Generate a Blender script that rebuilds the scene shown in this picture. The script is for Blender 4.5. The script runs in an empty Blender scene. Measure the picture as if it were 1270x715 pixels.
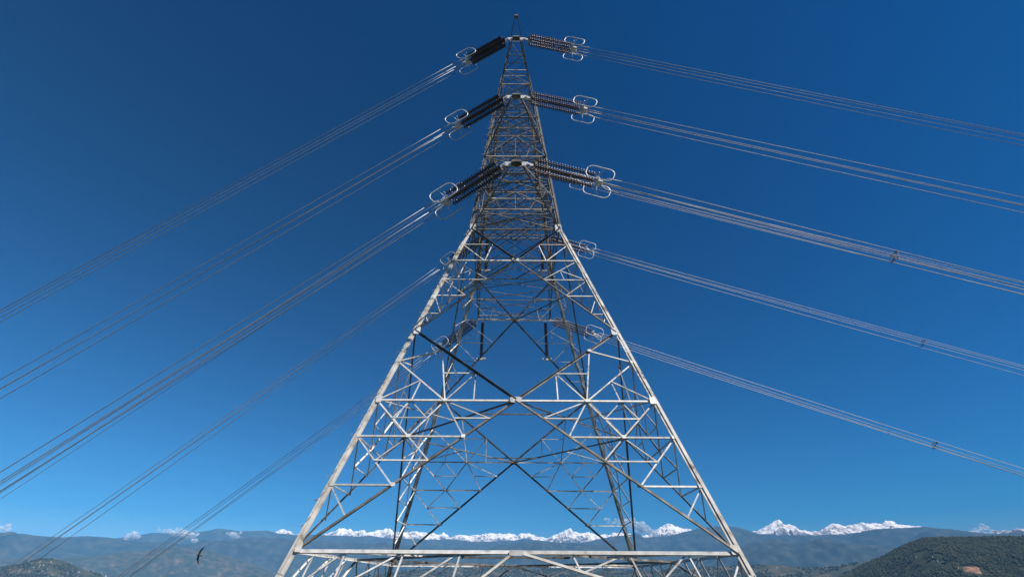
import bpy, bmesh, math, random
import numpy as np
from mathutils import Vector, Matrix

random.seed(7)
RNG = np.random.default_rng(11)
SC = bpy.context.scene
COL = SC.collection

# ------------------------------------------------------------------ camera
PITCH, ROLL = math.radians(33.143), math.radians(0.35)
fw = Vector((0, math.cos(PITCH), math.sin(PITCH)))
rt = Vector((1, 0, 0))
up = Vector((0, -math.sin(PITCH), math.cos(PITCH)))
rt2 = rt * math.cos(ROLL) + up * math.sin(ROLL)
up2 = up * math.cos(ROLL) - rt * math.sin(ROLL)
cam_data = bpy.data.cameras.new('camera')
cam = bpy.data.objects.new('camera', cam_data)
COL.objects.link(cam)
M3 = Matrix((rt2, up2, -fw)).transposed()
cam.matrix_world = M3.to_4x4()
cam_data.sensor_width = 36.0
cam_data.lens = 557.85 / 1270 * 36
cam_data.clip_start = 0.1
cam_data.clip_end = 80000
SC.camera = cam

# ------------------------------------------------------------------ light
SKY_SAT, SKY_GAMMA, SKY_STRENGTH = 1.7, 1.30, 0.05
SUN_EL, SUN_AZ = math.radians(54), math.radians(117)      # azimuth clockwise from +Y
sun_dir = Vector((math.sin(SUN_AZ) * math.cos(SUN_EL), math.cos(SUN_AZ) * math.cos(SUN_EL), math.sin(SUN_EL)))
sl = bpy.data.lights.new('sun', 'SUN')
sl.energy = 5.0
sl.angle = math.radians(0.5)
sl.color = (1.0, 0.93, 0.84)
sun = bpy.data.objects.new('sun', sl)
COL.objects.link(sun)
sun.rotation_euler = sun_dir.to_track_quat('Z', 'Y').to_euler()

world = bpy.data.worlds.new('World')
SC.world = world
world.use_nodes = True
wn = world.node_tree
bg = wn.nodes['Background']
sky = wn.nodes.new('ShaderNodeTexSky')
sky.sky_type = 'NISHITA'
sky.sun_disc = False
sky.sun_elevation = SUN_EL
sky.sun_rotation = SUN_AZ
sky.altitude = 1500
sky.air_density = 1.0
sky.dust_density = 0.2
sky.ozone_density = 3.0
gam = wn.nodes.new('ShaderNodeHueSaturation')              # the polarised, saturated blue of the whole sky
gam.inputs['Saturation'].default_value = SKY_SAT
gam.inputs['Value'].default_value = 0.56
con = wn.nodes.new('ShaderNodeGamma')                     # a polariser's deeper contrast, the same all round
con.inputs[1].default_value = SKY_GAMMA
wn.links.new(sky.outputs[0], con.inputs[0])
wn.links.new(con.outputs[0], gam.inputs['Color'])
wn.links.new(gam.outputs[0], bg.inputs[0])
bg.inputs[1].default_value = SKY_STRENGTH
SC.view_settings.view_transform = 'Standard'
SC.view_settings.look = 'None'
SC.view_settings.exposure = 0.9
SC.view_settings.gamma = 1.0

# ------------------------------------------------------------------ helpers
def tag(o, label=None, cat=None, group=None, kind=None):
    if label: o['label'] = label
    if cat: o['category'] = cat
    if group: o['group'] = group
    if kind: o['kind'] = kind
    return o

def empty(name, loc=(0, 0, 0), parent=None):
    o = bpy.data.objects.new(name, None)
    o.empty_display_size = 0.2
    COL.objects.link(o)
    o.location = loc
    if parent: o.parent = parent
    return o

def mesh_obj(name, verts, faces, mat, parent=None, loc=(0, 0, 0), smooth=False):
    me = bpy.data.meshes.new(name)
    me.from_pydata([tuple(v) for v in verts], [], faces)
    me.update()
    if smooth:
        me.polygons.foreach_set('use_smooth', [True] * len(me.polygons))
    for m in (mat if isinstance(mat, (list, tuple)) else [mat]):
        me.materials.append(m)
    o = bpy.data.objects.new(name, me)
    COL.objects.link(o)
    o.location = loc
    if parent: o.parent = parent
    return o

class MB:
    """collects shapes into one mesh"""
    def __init__(self): self.v, self.f = [], []
    def add(self, v, f):
        b = len(self.v)
        self.v += [Vector(x) for x in v]
        self.f += [tuple(i + b for i in q) for q in f]
    def prism(self, p, q, u, w, poly):
        p, q = Vector(p), Vector(q)
        n = len(poly)
        vs = [p + u * a + w * b for a, b in poly] + [q + u * a + w * b for a, b in poly]
        fs = [(i, (i + 1) % n, n + (i + 1) % n, n + i) for i in range(n)]
        fs += [tuple(reversed(range(n))), tuple(range(n, 2 * n))]
        self.add(vs, fs)
    def tube(self, pts, r, seg=6, closed=False):
        pts = [Vector(p) for p in pts]
        n = len(pts)
        vs, fs = [], []
        for i, p in enumerate(pts):
            a = pts[(i - 1) % n] if (closed or i > 0) else p
            b = pts[(i + 1) % n] if (closed or i < n - 1) else p
            t = (b - a).normalized()
            ref = Vector((0, 0, 1)) if abs(t.z) < 0.9 else Vector((0, 1, 0))
            u = t.cross(ref).normalized(); w = u.cross(t)
            rr = r[i] if isinstance(r, (list, tuple)) else r
            for k in range(seg):
                an = 2 * math.pi * k / seg
                vs.append(p + (u * math.cos(an) + w * math.sin(an)) * rr)
        m = n if closed else n - 1
        for i in range(m):
            j = (i + 1) % n
            for k in range(seg):
                k2 = (k + 1) % seg
                fs.append((i * seg + k, i * seg + k2, j * seg + k2, j * seg + k))
        if not closed:
            fs.append(tuple(reversed(range(seg))))
            fs.append(tuple(range((n - 1) * seg, n * seg)))
        self.add(vs, fs)
    def box(self, c, s):
        c = Vector(c); x, y, z = s[0] / 2, s[1] / 2, s[2] / 2
        vs = [c + Vector((a * x, b * y, d * z)) for a in (-1, 1) for b in (-1, 1) for d in (-1, 1)]
        self.add(vs, [(0, 1, 3, 2), (4, 6, 7, 5), (0, 4, 5, 1), (2, 3, 7, 6), (0, 2, 6, 4), (1, 5, 7, 3)])
    def lathe(self, prof, seg=10):
        """profile of (x, r) turned round the local X axis"""
        vs, fs = [], []
        for x, r in prof:
            for k in range(seg):
                a = 2 * math.pi * k / seg
                vs.append((x, r * math.cos(a), r * math.sin(a)))
        for i in range(len(prof) - 1):
            for k in range(seg):
                k2 = (k + 1) % seg
                fs.append((i * seg + k, i * seg + k2, (i + 1) * seg + k2, (i + 1) * seg + k))
        fs.append(tuple(reversed(range(seg))))
        fs.append(tuple(range((len(prof) - 1) * seg, len(prof) * seg)))
        self.add(vs, fs)
    def build(self, name, mat, parent=None, loc=(0, 0, 0), smooth=False):
        return mesh_obj(name, self.v, self.f, mat, parent, loc, smooth)

def fix_normals(o):
    bm = bmesh.new(); bm.from_mesh(o.data)
    bmesh.ops.recalc_face_normals(bm, faces=bm.faces)
    bm.to_mesh(o.data); bm.free()

# ------------------------------------------------------------------ materials
def new_mat(name):
    m = bpy.data.materials.new(name); m.use_nodes = True
    return m, m.node_tree, m.node_tree.nodes['Principled BSDF']

def noise_mat(name, stops, scale=3.0, detail=5, rough=0.7, metal=0.0, bump=0.0, var=0.0, coords='Object', stretch=None, spec=0.5):
    m, nt, b = new_mat(name)
    tc = nt.nodes.new('ShaderNodeTexCoord')
    src = tc.outputs[coords]
    if stretch:
        mp = nt.nodes.new('ShaderNodeMapping'); mp.inputs['Scale'].default_value = stretch
        nt.links.new(src, mp.inputs[0]); src = mp.outputs[0]
    nz = nt.nodes.new('ShaderNodeTexNoise')
    nz.inputs['Scale'].default_value = scale; nz.inputs['Detail'].default_value = detail
    nt.links.new(src, nz.inputs['Vector'])
    rp = nt.nodes.new('ShaderNodeValToRGB')
    rp.color_ramp.elements[0].position = stops[0][0]; rp.color_ramp.elements[0].color = (*stops[0][1], 1)
    rp.color_ramp.elements[1].position = stops[-1][0]; rp.color_ramp.elements[1].color = (*stops[-1][1], 1)
    for pos, c in stops[1:-1]:
        e = rp.color_ramp.elements.new(pos); e.color = (*c, 1)
    nt.links.new(nz.outputs[0], rp.inputs[0])
    out = rp.outputs[0]
    if var:
        oi = nt.nodes.new('ShaderNodeObjectInfo')
        mr = nt.nodes.new('ShaderNodeMapRange')
        mr.inputs['To Min'].default_value = 1 - var; mr.inputs['To Max'].default_value = 1 + var * 0.6
        nt.links.new(oi.outputs['Random'], mr.inputs['Value'])
        hs = nt.nodes.new('ShaderNodeHueSaturation')
        nt.links.new(mr.outputs[0], hs.inputs['Value'])
        nt.links.new(out, hs.inputs['Color']); out = hs.outputs[0]
    nt.links.new(out, b.inputs['Base Color'])
    b.inputs['Roughness'].default_value = rough
    b.inputs['Metallic'].default_value = metal
    b.inputs['Specular IOR Level'].default_value = spec
    if bump:
        bp = nt.nodes.new('ShaderNodeBump'); bp.inputs['Strength'].default_value = bump
        nt.links.new(nz.outputs[0], bp.inputs['Height']); nt.links.new(bp.outputs[0], b.inputs['Normal'])
    return m

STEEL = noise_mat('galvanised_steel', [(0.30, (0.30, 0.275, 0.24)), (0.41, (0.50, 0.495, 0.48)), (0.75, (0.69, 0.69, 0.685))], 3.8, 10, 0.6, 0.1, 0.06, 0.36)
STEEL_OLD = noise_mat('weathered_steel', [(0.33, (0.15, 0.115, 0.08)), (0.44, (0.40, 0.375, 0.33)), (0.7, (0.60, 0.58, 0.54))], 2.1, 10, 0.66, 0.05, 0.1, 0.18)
STEEL_DULL_SHADE = noise_mat('dull_shaded_steel', [(0.3, (0.07, 0.063, 0.053)), (0.5, (0.14, 0.132, 0.118)), (0.72, (0.26, 0.25, 0.235))], 2.6, 10, 0.66, 0.1, 0.1, 0.3)  # dull diagonals; elsewhere its dark colour paints shade on upper body and arms
BRIGHT = noise_mat('bright_fitting', [(0.3, (0.55, 0.55, 0.56)), (0.7, (0.72, 0.72, 0.74))], 4, 3, 0.5, 0.2, 0, 0.1)
ALU = noise_mat('aluminium_wire', [(0.3, (0.33, 0.335, 0.36)), (0.7, (0.47, 0.475, 0.50))], 6, 6, 0.6, 0.2, 0, 0.2)
PORC = noise_mat('brown_porcelain', [(0.3, (0.040, 0.023, 0.017)), (0.7, (0.095, 0.056, 0.041))], 5, 2, 0.42, 0, 0, 0.15, spec=0.35)
CAP = noise_mat('insulator_cap', [(0.3, (0.14, 0.12, 0.10)), (0.7, (0.28, 0.25, 0.21))], 9, 3, 0.5, 0.3)
CONC = noise_mat('concrete', [(0.3, (0.28, 0.27, 0.25)), (0.7, (0.42, 0.40, 0.37))], 4, 6, 0.9, 0, 0.2)

# ------------------------------------------------------------------ noise for terrain
def vnoise(x, y, seed=0):
    xi, yi = np.floor(x).astype(np.int64), np.floor(y).astype(np.int64)
    xf, yf = x - xi, y - yi
    def h(a, b):
        n = (a * 374761393 + b * 668265263 + seed * 974711) & 0x7fffffff
        n = ((n ^ (n >> 13)) * 1274126177) & 0x7fffffff
        n = n ^ (n >> 16)
        return (n & 0xffff) / 65535.0 * 2 - 1
    u, v = xf * xf * (3 - 2 * xf), yf * yf * (3 - 2 * yf)
    a = h(xi, yi) * (1 - u) + h(xi + 1, yi) * u
    b = h(xi, yi + 1) * (1 - u) + h(xi + 1, yi + 1) * u
    return a * (1 - v) + b * v

def fbm(x, y, o=5, seed=0, ridged=False):
    s, a, t = 0, 1.0, 0
    for i in range(o):
        n = vnoise(x * 2 ** i, y * 2 ** i, seed + i)
        if ridged: n = 1 - 2 * np.abs(n)
        s = s + a * n; t += a; a *= 0.52
    return s / t

def grid_mesh(name, X, Y, Z, mat, kind='structure', smooth=True):
    n, m = X.shape
    v = np.stack([X.ravel(), Y.ravel(), Z.ravel()], 1)
    idx = np.arange(n * m).reshape(n, m)
    q = np.stack([idx[:-1, :-1].ravel(), idx[1:, :-1].ravel(), idx[1:, 1:].ravel(), idx[:-1, 1:].ravel()], 1)
    return raw_mesh(name, v, q, mat, kind, smooth)

def raw_mesh(name, v, f, mat, kind, smooth=False):
    me = bpy.data.meshes.new(name)
    k = f.shape[1]
    me.vertices.add(len(v)); me.vertices.foreach_set('co', v.astype(np.float32).ravel())
    me.loops.add(f.size); me.loops.foreach_set('vertex_index', f.astype(np.int32).ravel())
    me.polygons.add(len(f))
    me.polygons.foreach_set('loop_start', np.arange(0, f.size, k, dtype=np.int32))
    me.polygons.foreach_set('loop_total', np.full(len(f), k, dtype=np.int32))
    if smooth: me.polygons.foreach_set('use_smooth', np.ones(len(f), dtype=bool))
    me.update(calc_edges=True); me.validate()
    me.materials.append(mat)
    o = bpy.data.objects.new(name, me); COL.objects.link(o)
    if kind: o['kind'] = kind
    return o

FLOOR = -160.0
# skyline of each range: (distance, [(bearing in degrees from +Y, crest height in m)])
PROF_snow = (15500, [(-46.78,376), (-44.56,617), (-27.57,933), (-25.17,1072), (-24.50,1158), (-24.16,1201), (-23.54,1188), (-22.83,1096), (-20.15,1080), (-19.03,1191), (-18.68,1276), (-17.86,1284), (-16.99,1229), (-16.01,1257), (-15.70,1176), (-14.50,1290), (-13.64,1275), (-13.40,1319), (-12.75,1238), (-11.88,1223), (-10.15,1254), (-9.25,1216), (-7.92,1201), (-7.49,1245), (-6.74,1142), (-5.68,1188), (-4.34,1171), (-3.00,1239), (-1.92,1264), (-1.01,1222), (-0.29,1267), (0.62,1182), (1.53,1247), (2.07,1269), (2.87,1162), (4.21,1098), (5.13,1226), (6.05,1333), (6.78,1376), (7.47,1267), (8.72,1286), (9.56,1178), (10.63,1218), (12.65,1255), (13.89,1166), (15.19,1203), (16.12,1345), (16.75,1404), (17.29,1464), (18.08,1396), (19.02,1328), (19.64,1283), (21.31,1171), (24.39,1149), (25.97,1234), (26.78,1305), (27.46,1396), (28.12,1467), (28.62,1325), (29.34,1336), (29.72,1236), (30.52,1153), (31.37,1181), (32.18,1302), (32.73,1313), (33.33,1269), (34.30,1274), (35.28,1297), (36.19,1284), (37.03,1325), (37.63,1245), (38.42,1181), (39.23,1153), (39.92,1059), (41.86,935), (43.28,948), (43.74,1020), (44.45,1010), (45.44,1040), (46.74,1004), (48.04,765)])
PROF_far = (12500, [(-47.27,527), (-39.80,609), (-37.14,677), (-36.05,730), (-34.95,799), (-32.46,826), (-30.56,891), (-29.92,928), (-28.85,908), (-27.76,888), (-25.63,939), (-24.44,887), (-18.95,887), (-16.90,883), (-15.24,901), (-13.52,860), (-9.18,844), (-6.55,870), (-3.86,808), (0.62,867), (1.52,902), (2.87,868), (5.98,800), (8.64,832), (11.04,931), (12.62,969), (13.93,991), (14.72,905), (17.25,929), (18.97,1013), (20.65,1078), (22.26,1101), (23.43,1093), (24.52,1037), (25.90,933), (27.67,890), (30.75,853), (33.42,875), (36.02,937), (37.22,938), (39.24,936), (41.75,833), (43.40,776), (45.24,743), (47.75,678)])
PROF_mid = (9500, [(-47.32,418), (-44.81,468), (-44.17,493), (-42.97,495), (-40.94,494), (-39.42,527), (-38.28,516), (-37.11,505), (-34.67,480), (-31.45,458), (-28.88,518), (-26.86,576), (-24.33,603), (-18.44,584), (-11.71,545), (-2.93,487), (-0.72,580), (1.52,633), (5.09,621), (10.34,567), (18.51,385), (22.50,449), (24.85,513), (27.49,573), (29.17,531), (31.33,600), (31.96,585), (33.74,511), (36.11,478), (41.23,326), (44.57,312), (47.10,284)])
PROF_hillC = (7000, [(-46.78,170), (-44.15,167), (-39.32,199), (-35.60,265), (-32.39,325), (-30.01,294), (-27.06,214), (-23.92,89), (-20.78,2), (-17.51,-121)])
PROF_hillD = (3600, [(-46.42,39), (-43.90,52), (-43.06,64), (-42.02,86), (-41.11,99), (-40.26,86), (-39.34,66), (-38.41,45), (-37.17,21), (-35.95,3), (-33.37,-41)])
PROF_foot = (4400, [(-17.65,-24), (-15.42,36), (-11.41,82), (-6.34,102), (-1.13,105), (5.84,101), (14.27,91), (19.91,112), (24.83,126), (26.63,130), (29.28,103), (31.26,107), (33.25,129), (35.18,151), (37.52,157), (41.11,129), (44.33,104), (46.26,62)])
PROF_hillF = (2500, [(28.65,-30), (31.67,30), (33.82,68), (35.56,96), (36.62,117), (37.64,134), (38.93,153), (40.30,153), (41.84,150), (43.33,148), (45.19,144), (48.19,137), (50.31,114)])

def ridge(name, prof, mat, n_az, n_r, front, back, amp, freq, seed, power=1.0, jag=0.0, spur=0.0, fine=0.0):
    D, pts = prof
    span = pts[-1][0] - pts[0][0]
    n_az = int(n_az * (span + 18) / span)
    pts = [(pts[0][0] - 9, FLOOR - 10)] + pts + [(pts[-1][0] + 9, FLOOR - 10)]      # both ends run out into the valley floor
    az0, az1 = pts[0][0], pts[-1][0]
    az = np.linspace(az0, az1, n_az)
    crest = np.interp(az, [p[0] for p in pts], [p[1] for p in pts])
    ca = np.radians(az)
    rr = np.concatenate([np.linspace(1 - front, 1, n_r), np.linspace(1, 1 + back, max(3, n_r // 4))[1:]]) * D
    A, R = np.meshgrid(ca, rr, indexing='ij')
    X, Y = R * np.sin(A), R * np.cos(A)
    C = np.repeat(crest[:, None], len(rr), 1)
    t = np.where(R <= D, (R - (1 - front) * D) / (front * D), 1 - (R - D) / (back * D) * 0.9)
    p = np.clip(t, 0, 1) ** power
    n = fbm(X / freq, Y / freq, 6, seed, True)
    sp = fbm(A * D / (freq * 1.6), R / (freq * 6), 4, seed + 20, True)
    body = 4 * p * (1 - p)
    Z = FLOOR - 5 + (C - FLOOR) * p + amp * n * (body * 0.85 + 0.05) + spur * sp * body
    Z += jag * (fbm(X / (freq * 0.22), Y / (freq * 0.22), 5, seed + 9)) * p
    Z += fine * fbm(X / (freq * 0.12), Y / (freq * 0.12), 4, seed + 13, True) * (0.25 + body)
    Z[:, 0] = FLOOR - 30
    return grid_mesh(name, X, Y, Z, mat), (az, rr, Z)

def sample(grid, az, r):
    a, rr, Z = grid
    i = np.clip(np.interp(az, a, np.arange(len(a))), 0, len(a) - 1.001)
    j = np.clip(np.interp(r, rr, np.arange(len(rr))), 0, len(rr) - 1.001)
    i0, j0 = i.astype(int), j.astype(int); u, v = i - i0, j - j0
    return (Z[i0, j0] * (1 - u) + Z[i0 + 1, j0] * u) * (1 - v) + (Z[i0, j0 + 1] * (1 - u) + Z[i0 + 1, j0 + 1] * u) * v

FOREST = noise_mat('forest_slope', [(0.32, (0.010, 0.016, 0.010)), (0.5, (0.020, 0.028, 0.016)), (0.68, (0.05, 0.048, 0.03))], 0.012, 9, 0.95, 0, 0, 0, spec=0.1)
TERRACE = noise_mat('terraced_slope', [(0.30, (0.014, 0.024, 0.015)), (0.46, (0.028, 0.036, 0.022)), (0.60, (0.06, 0.054, 0.038)), (0.75, (0.12, 0.095, 0.07))], 0.014, 9, 0.95, 0, 0, 0, spec=0.1)
FARM = noise_mat('distant_slope', [(0.36, (0.010, 0.017, 0.015)), (0.50, (0.020, 0.029, 0.024)), (0.66, (0.043, 0.046, 0.036))], 0.0058, 10, 0.95, 0, 0, 0, spec=0.1)
TURF = noise_mat('hilltop_turf', [(0.3, (0.025, 0.034, 0.013)), (0.55, (0.045, 0.048, 0.022)), (0.75, (0.085, 0.068, 0.045))], 0.35, 8, 0.95, 0, 0.3, 0, spec=0.1)

def snow_mat():
    m, nt, b = new_mat('snow_and_rock')
    tc = nt.nodes.new('ShaderNodeTexCoord')
    nz = nt.nodes.new('ShaderNodeTexNoise'); nz.inputs['Scale'].default_value = 0.0045; nz.inputs['Detail'].default_value = 9; nz.inputs['Roughness'].default_value = 0.65
    nt.links.new(tc.outputs['Object'], nz.inputs['Vector'])
    ge = nt.nodes.new('ShaderNodeNewGeometry')
    sx = nt.nodes.new('ShaderNodeSeparateXYZ'); nt.links.new(ge.outputs['Normal'], sx.inputs[0])
    px = nt.nodes.new('ShaderNodeSeparateXYZ'); nt.links.new(ge.outputs['Position'], px.inputs[0])
    ad = nt.nodes.new('ShaderNodeMath'); ad.operation = 'MULTIPLY_ADD'     # slope * 0.55 + noise
    nt.links.new(sx.outputs['Z'], ad.inputs[0]); ad.inputs[1].default_value = 0.55
    nt.links.new(nz.outputs[0], ad.inputs[2])
    hi = nt.nodes.new('ShaderNodeMapRange')
    hi.inputs['From Min'].default_value = 850; hi.inputs['From Max'].default_value = 1250
    hi.inputs['To Min'].default_value = -0.30; hi.inputs['To Max'].default_value = 0.02
    nt.links.new(px.outputs['Z'], hi.inputs['Value'])
    a2 = nt.nodes.new('ShaderNodeMath'); a2.operation = 'ADD'
    nt.links.new(ad.outputs[0], a2.inputs[0]); nt.links.new(hi.outputs[0], a2.inputs[1])
    rp = nt.nodes.new('ShaderNodeValToRGB')
    e = rp.color_ramp.elements
    e[0].position = 0.66; e[0].color = (0.07, 0.06, 0.055, 1)
    e[1].position = 0.95; e[1].color = (0.80, 0.76, 0.73, 1)
    k = e.new(0.78); k.color = (0.30, 0.25, 0.22, 1)
    nt.links.new(a2.outputs[0], rp.inputs[0]); nt.links.new(rp.outputs[0], b.inputs['Base Color'])
    b.inputs['Roughness'].default_value = 0.8; b.inputs['Specular IOR Level'].default_value = 0.2
    return m
SNOW = snow_mat()

# the ground: one polar sheet, a hilltop under the tower that falls into a wide valley
def ground_h(X, Y):
    dx, dy = X, Y - 14
    r = np.hypot(dx, dy)
    left = np.clip(-dx / np.maximum(r, 1e-3), 0, 1)
    slope = 0.55 + 0.6 * left
    r0 = 24 - 9 * left
    s = np.maximum(r - r0, 0)
    fall = slope * (np.sqrt(s * s + 36) - 6)
    top = -1.62 + 0.12 * fbm(X / 6, Y / 6, 4, 3) - 4.6 * np.clip((-X - 0.5) / 8.5, 0, 1) ** 1.3      # the tower's left feet stand lower
    val = FLOOR + 9 * fbm(X / 420, Y / 420, 5, 5)
    h = top - fall * (1 + 0.15 * fbm(X / 40, Y / 40, 4, 8))
    return np.maximum(h, val - 1)
ga = np.radians(np.linspace(0, 360, 361))
gr = np.concatenate([[0], np.geomspace(2, 24000, 150)])
A, R = np.meshgrid(ga, gr, indexing='ij')
GX, GY = R * np.sin(A), R * np.cos(A) + 14
ground = grid_mesh('ground', GX, GY, ground_h(GX, GY), TURF)

snow_o, _ = ridge('snow_mountains', PROF_snow, SNOW, 1500, 64, 0.13, 0.05, 230, 480, 31, 0.85, 60, 130, 42)
far_o, _ = ridge('far_ridge', PROF_far, FARM, 600, 40, 0.17, 0.05, 260, 1300, 41, 1.0, 14, 200, 30)
mid_o, _ = ridge('middle_ridge', PROF_mid, FARM, 600, 40, 0.18, 0.05, 200, 1000, 51, 1.0, 10, 170, 26)
c_o, _ = ridge('valley_hill', PROF_hillC, TERRACE, 300, 36, 0.18, 0.05, 60, 500, 61, 1.0, 5, 60, 14)
foot_o, GRID_FOOT = ridge('foothills', PROF_foot, TERRACE, 400, 30, 0.22, 0.06, 26, 420, 71, 1.0, 4, 26)
town_o, GRID_TOWN = ridge('town_hill', PROF_hillD, TERRACE, 160, 30, 0.20, 0.06, 16, 260, 81, 1.0, 3, 14)
for_o, GRID_FOR = ridge('forest_hill', PROF_hillF, FOREST, 240, 40, 0.30, 0.10, 22, 300, 91, 0.85, 3, 22)
for o in (snow_o, far_o, mid_o, c_o, foot_o, town_o, for_o): pass

# ------------------------------------------------------------------ the lattice tower
BASE_Z = -1.55
TX, TY = 0.2, 25.0
tower = empty('lattice_tower', (TX, TY, BASE_Z))
tag(tower, 'tall galvanised steel lattice transmission tower straddling the middle of the view', 'pylon')

Z_GIRD, Z2, Z3 = 0.85, 10.475, 19.02
def z_foot(sx): return -1.5 if sx > 0 else -5.6            # uneven leg extensions on the sloping hilltop
UP = [(19.02, 2.85), (20.9, 2.70), (22.6, 2.58), (24.6, 2.44), (26.6, 2.30), (29.2, 2.08), (31.9, 1.84), (34.75, 1.58), (37.3, 1.33), (38.8, 1.18)]
def wid(z):
    if z <= Z3: return 7.495 - 0.2556 * (z - Z_GIRD)
    return float(np.interp(z, [u[0] for u in UP], [u[1] for u in UP]))

FACES = ['front', 'right', 'rear', 'left']
def fpt(k, x, z, w=None):
    w = wid(z) if w is None else w
    return {0: Vector((x, -w, z)), 1: Vector((w, x, z)), 2: Vector((-x, w, z)), 3: Vector((-w, -x, z))}[k]
def fnorm(k, z):
    t = 0.2556 if z < Z3 else 0.085
    n = {0: Vector((0, -1, t)), 1: Vector((1, 0, t)), 2: Vector((0, 1, t)), 3: Vector((-1, 0, t))}[k]
    return n.normalized()

COUNT = {}
SLIM = 0.66
def member(name, p, q, n, b, parent, mat=None, t=None, edge=-1, out=-1, off=0.0, width2=None):
    """one rolled steel angle from p to q: a flange in the plane facing n and one along its edge"""
    b *= SLIM
    if width2: width2 *= SLIM
    p, q = Vector(p), Vector(q)
    a = (q - p).normalized()
    n = (n - a * n.dot(a)).normalized()
    s = a.cross(n).normalized()
    if s.z < -0.02 or (abs(s.z) <= 0.02 and s.x < 0): s = -s        # s points up the face
    t = t or max(0.012, b * 0.11)
    b2 = width2 or b
    h = b / 2
    o = off + random.uniform(-0.003, 0.003)
    # polygon in (s, n) with the facing flange at n in [o-t, o]
    if edge < 0: e0, e1 = -h, -h + t
    else: e0, e1 = h, h - t
    if out < 0: poly = [(-e0, o), (e0, o), (e0, o - b2), (e1, o - b2), (e1, o - t), (-e0, o - t)]
    else: poly = [(-e0, o - t), (e0, o - t), (e0, o + b2), (e1, o + b2), (e1, o), (-e0, o)]
    mid = (p + q) / 2
    mb = MB(); mb.prism(p - mid, q - mid, s, n, poly)
    ob = mb.build(name, mat or STEEL, parent, mid - (Vector((0, 0, BASE_Z)) if parent is tower else Vector((0, 0, 0))))
    fix_normals(ob)
    COUNT[name] = COUNT.get(name, 0) + 1
    return ob

def star(name, p, q, b, parent, t=0.022, mat=None):
    p, q = Vector(p), Vector(q); a = (q - p).normalized()
    u = (Vector((1, 0, 0)) - a * a.x).normalized(); w = a.cross(u)
    g = t / 2 + 0.006
    b3 = b * 0.40                                             # the outstanding flange is the short one
    poly = [(g, g), (b, g), (b, -g), (g, -g), (g, -b3), (-g, -b3), (-g, -g), (-b, -g), (-b, g), (-g, g), (-g, b3), (g, b3)]
    mid = (p + q) / 2
    mb = MB(); mb.prism(p - mid, q - mid, u, w, poly)
    ob = mb.build(name, mat or STEEL_OLD, parent, mid - Vector((0, 0, BASE_Z)))
    fix_normals(ob); COUNT[name] = COUNT.get(name, 0) + 1
    return ob

def plate(k, x, z, sx, sz, name='gusset_plate', off=0.03, cham=0.3, mat=None):
    c = fpt(k, x, z); n = fnorm(k, z)
    s = {0: Vector((1, 0, 0)), 1: Vector((0, 1, 0)), 2: Vector((-1, 0, 0)), 3: Vector((0, -1, 0))}[k]
    v = n.cross(s)
    if v.z < 0: v = -v
    cx, cz = sx * cham, sz * cham
    poly = [(-sx + cx, -sz), (sx - cx, -sz), (sx, -sz + cz), (sx, sz - cz), (sx - cx, sz), (-sx + cx, sz), (-sx, sz - cz), (-sx, -sz + cz)]
    mb = MB(); mb.prism(n * off, n * (off + 0.014), s, v, poly)
    ob = mb.build(name, mat or STEEL, tower, c - Vector((0, 0, BASE_Z)))
    fix_normals(ob)
    return ob

# legs: star sections of two angles back to back, spliced at the panel levels
for sx in (-1, 1):
    for sy in (-1, 1):
        def cor(z): return Vector((sx * wid(z), sy * wid(z), z))
        star('leg', cor(z_foot(sx)), cor(Z3), 0.125, tower)
        star('body_post', cor(Z3) + Vector((0, 0, 0.01)), cor(34.75), 0.125, tower, mat=STEEL_DULL_SHADE)
        star('body_post', cor(34.76), cor(38.8), 0.08, tower, mat=STEEL_DULL_SHADE)
        f = MB()
        zf = z_foot(sx); w = wid(zf)
        f.add([(-.55, -.55, -.9), (.55, -.55, -.9), (.55, .55, -.9), (-.55, .55, -.9), (-.38, -.38, .18), (.38, -.38, .18), (.38, .38, .18), (-.38, .38, .18)],
              [(3, 2, 1, 0), (4, 5, 6, 7), (0, 1, 5, 4), (1, 2, 6, 5), (2, 3, 7, 6), (3, 0, 4, 7)])
        f.build('footing', CONC, tower, Vector((sx * w, sy * w, zf - BASE_Z)))
        # splice plates with bolt rows
        for zs in (Z2 - 0.9, Z_GIRD - 1.0, 15.2):
            c = cor(zs)
            mb = MB()
            a = (cor(zs + 1) - cor(zs)).normalized()
            u = (Vector((1, 0, 0)) - a * a.x).normalized(); w_ = a.cross(u)
            for dx in (-0.068, 0.068):
                mb.prism(a * -0.42, a * 0.42, u, w_, [(dx - 0.05, -0.034), (dx + 0.05, -0.034), (dx + 0.05, -0.020), (dx - 0.05, -0.020)])
                for j in range(7):
                    for ddx in (-0.027, 0.027):
                        pc = a * (-0.36 + j * 0.12) + u * (dx + ddx)
                        mb.prism(pc, pc + a * 0.032, u, w_, [(-0.016, -0.052), (0.016, -0.052), (0.016, -0.034), (-0.016, -0.034)])
            ob = mb.build('splice_plate', STEEL, tower, c - Vector((0, 0, BASE_Z))); fix_normals(ob)
        # step bolts on two of the legs
        if sx * sy > 0:
            mb = MB()
            z = 1.6
            i = 0
            while z < 33:
                c = cor(z)
                d = Vector((sx, 0, 0)) if i % 2 == 0 else Vector((0, sy, 0))
                bl = 0.125 if z < Z3 else 0.11
                mb.tube([c + d * (bl - 0.03) + Vector((0, 0, 0.03)), c + d * (bl + 0.16) + Vector((0, 0, 0.03))], 0.016, 5)
                z += 0.42; i += 1
            ob = mb.build('step_bolt', STEEL, tower, (0, 0, -BASE_Z)); ob['kind'] = 'stuff'

def fx_diag(z, za, wa, zb, wb):
    """x of a main diagonal running from (-wa, za) to (wb, zb) at height z"""
    t = (za - z) / (za - zb)
    return -wa + t * (wa + wb)

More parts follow.
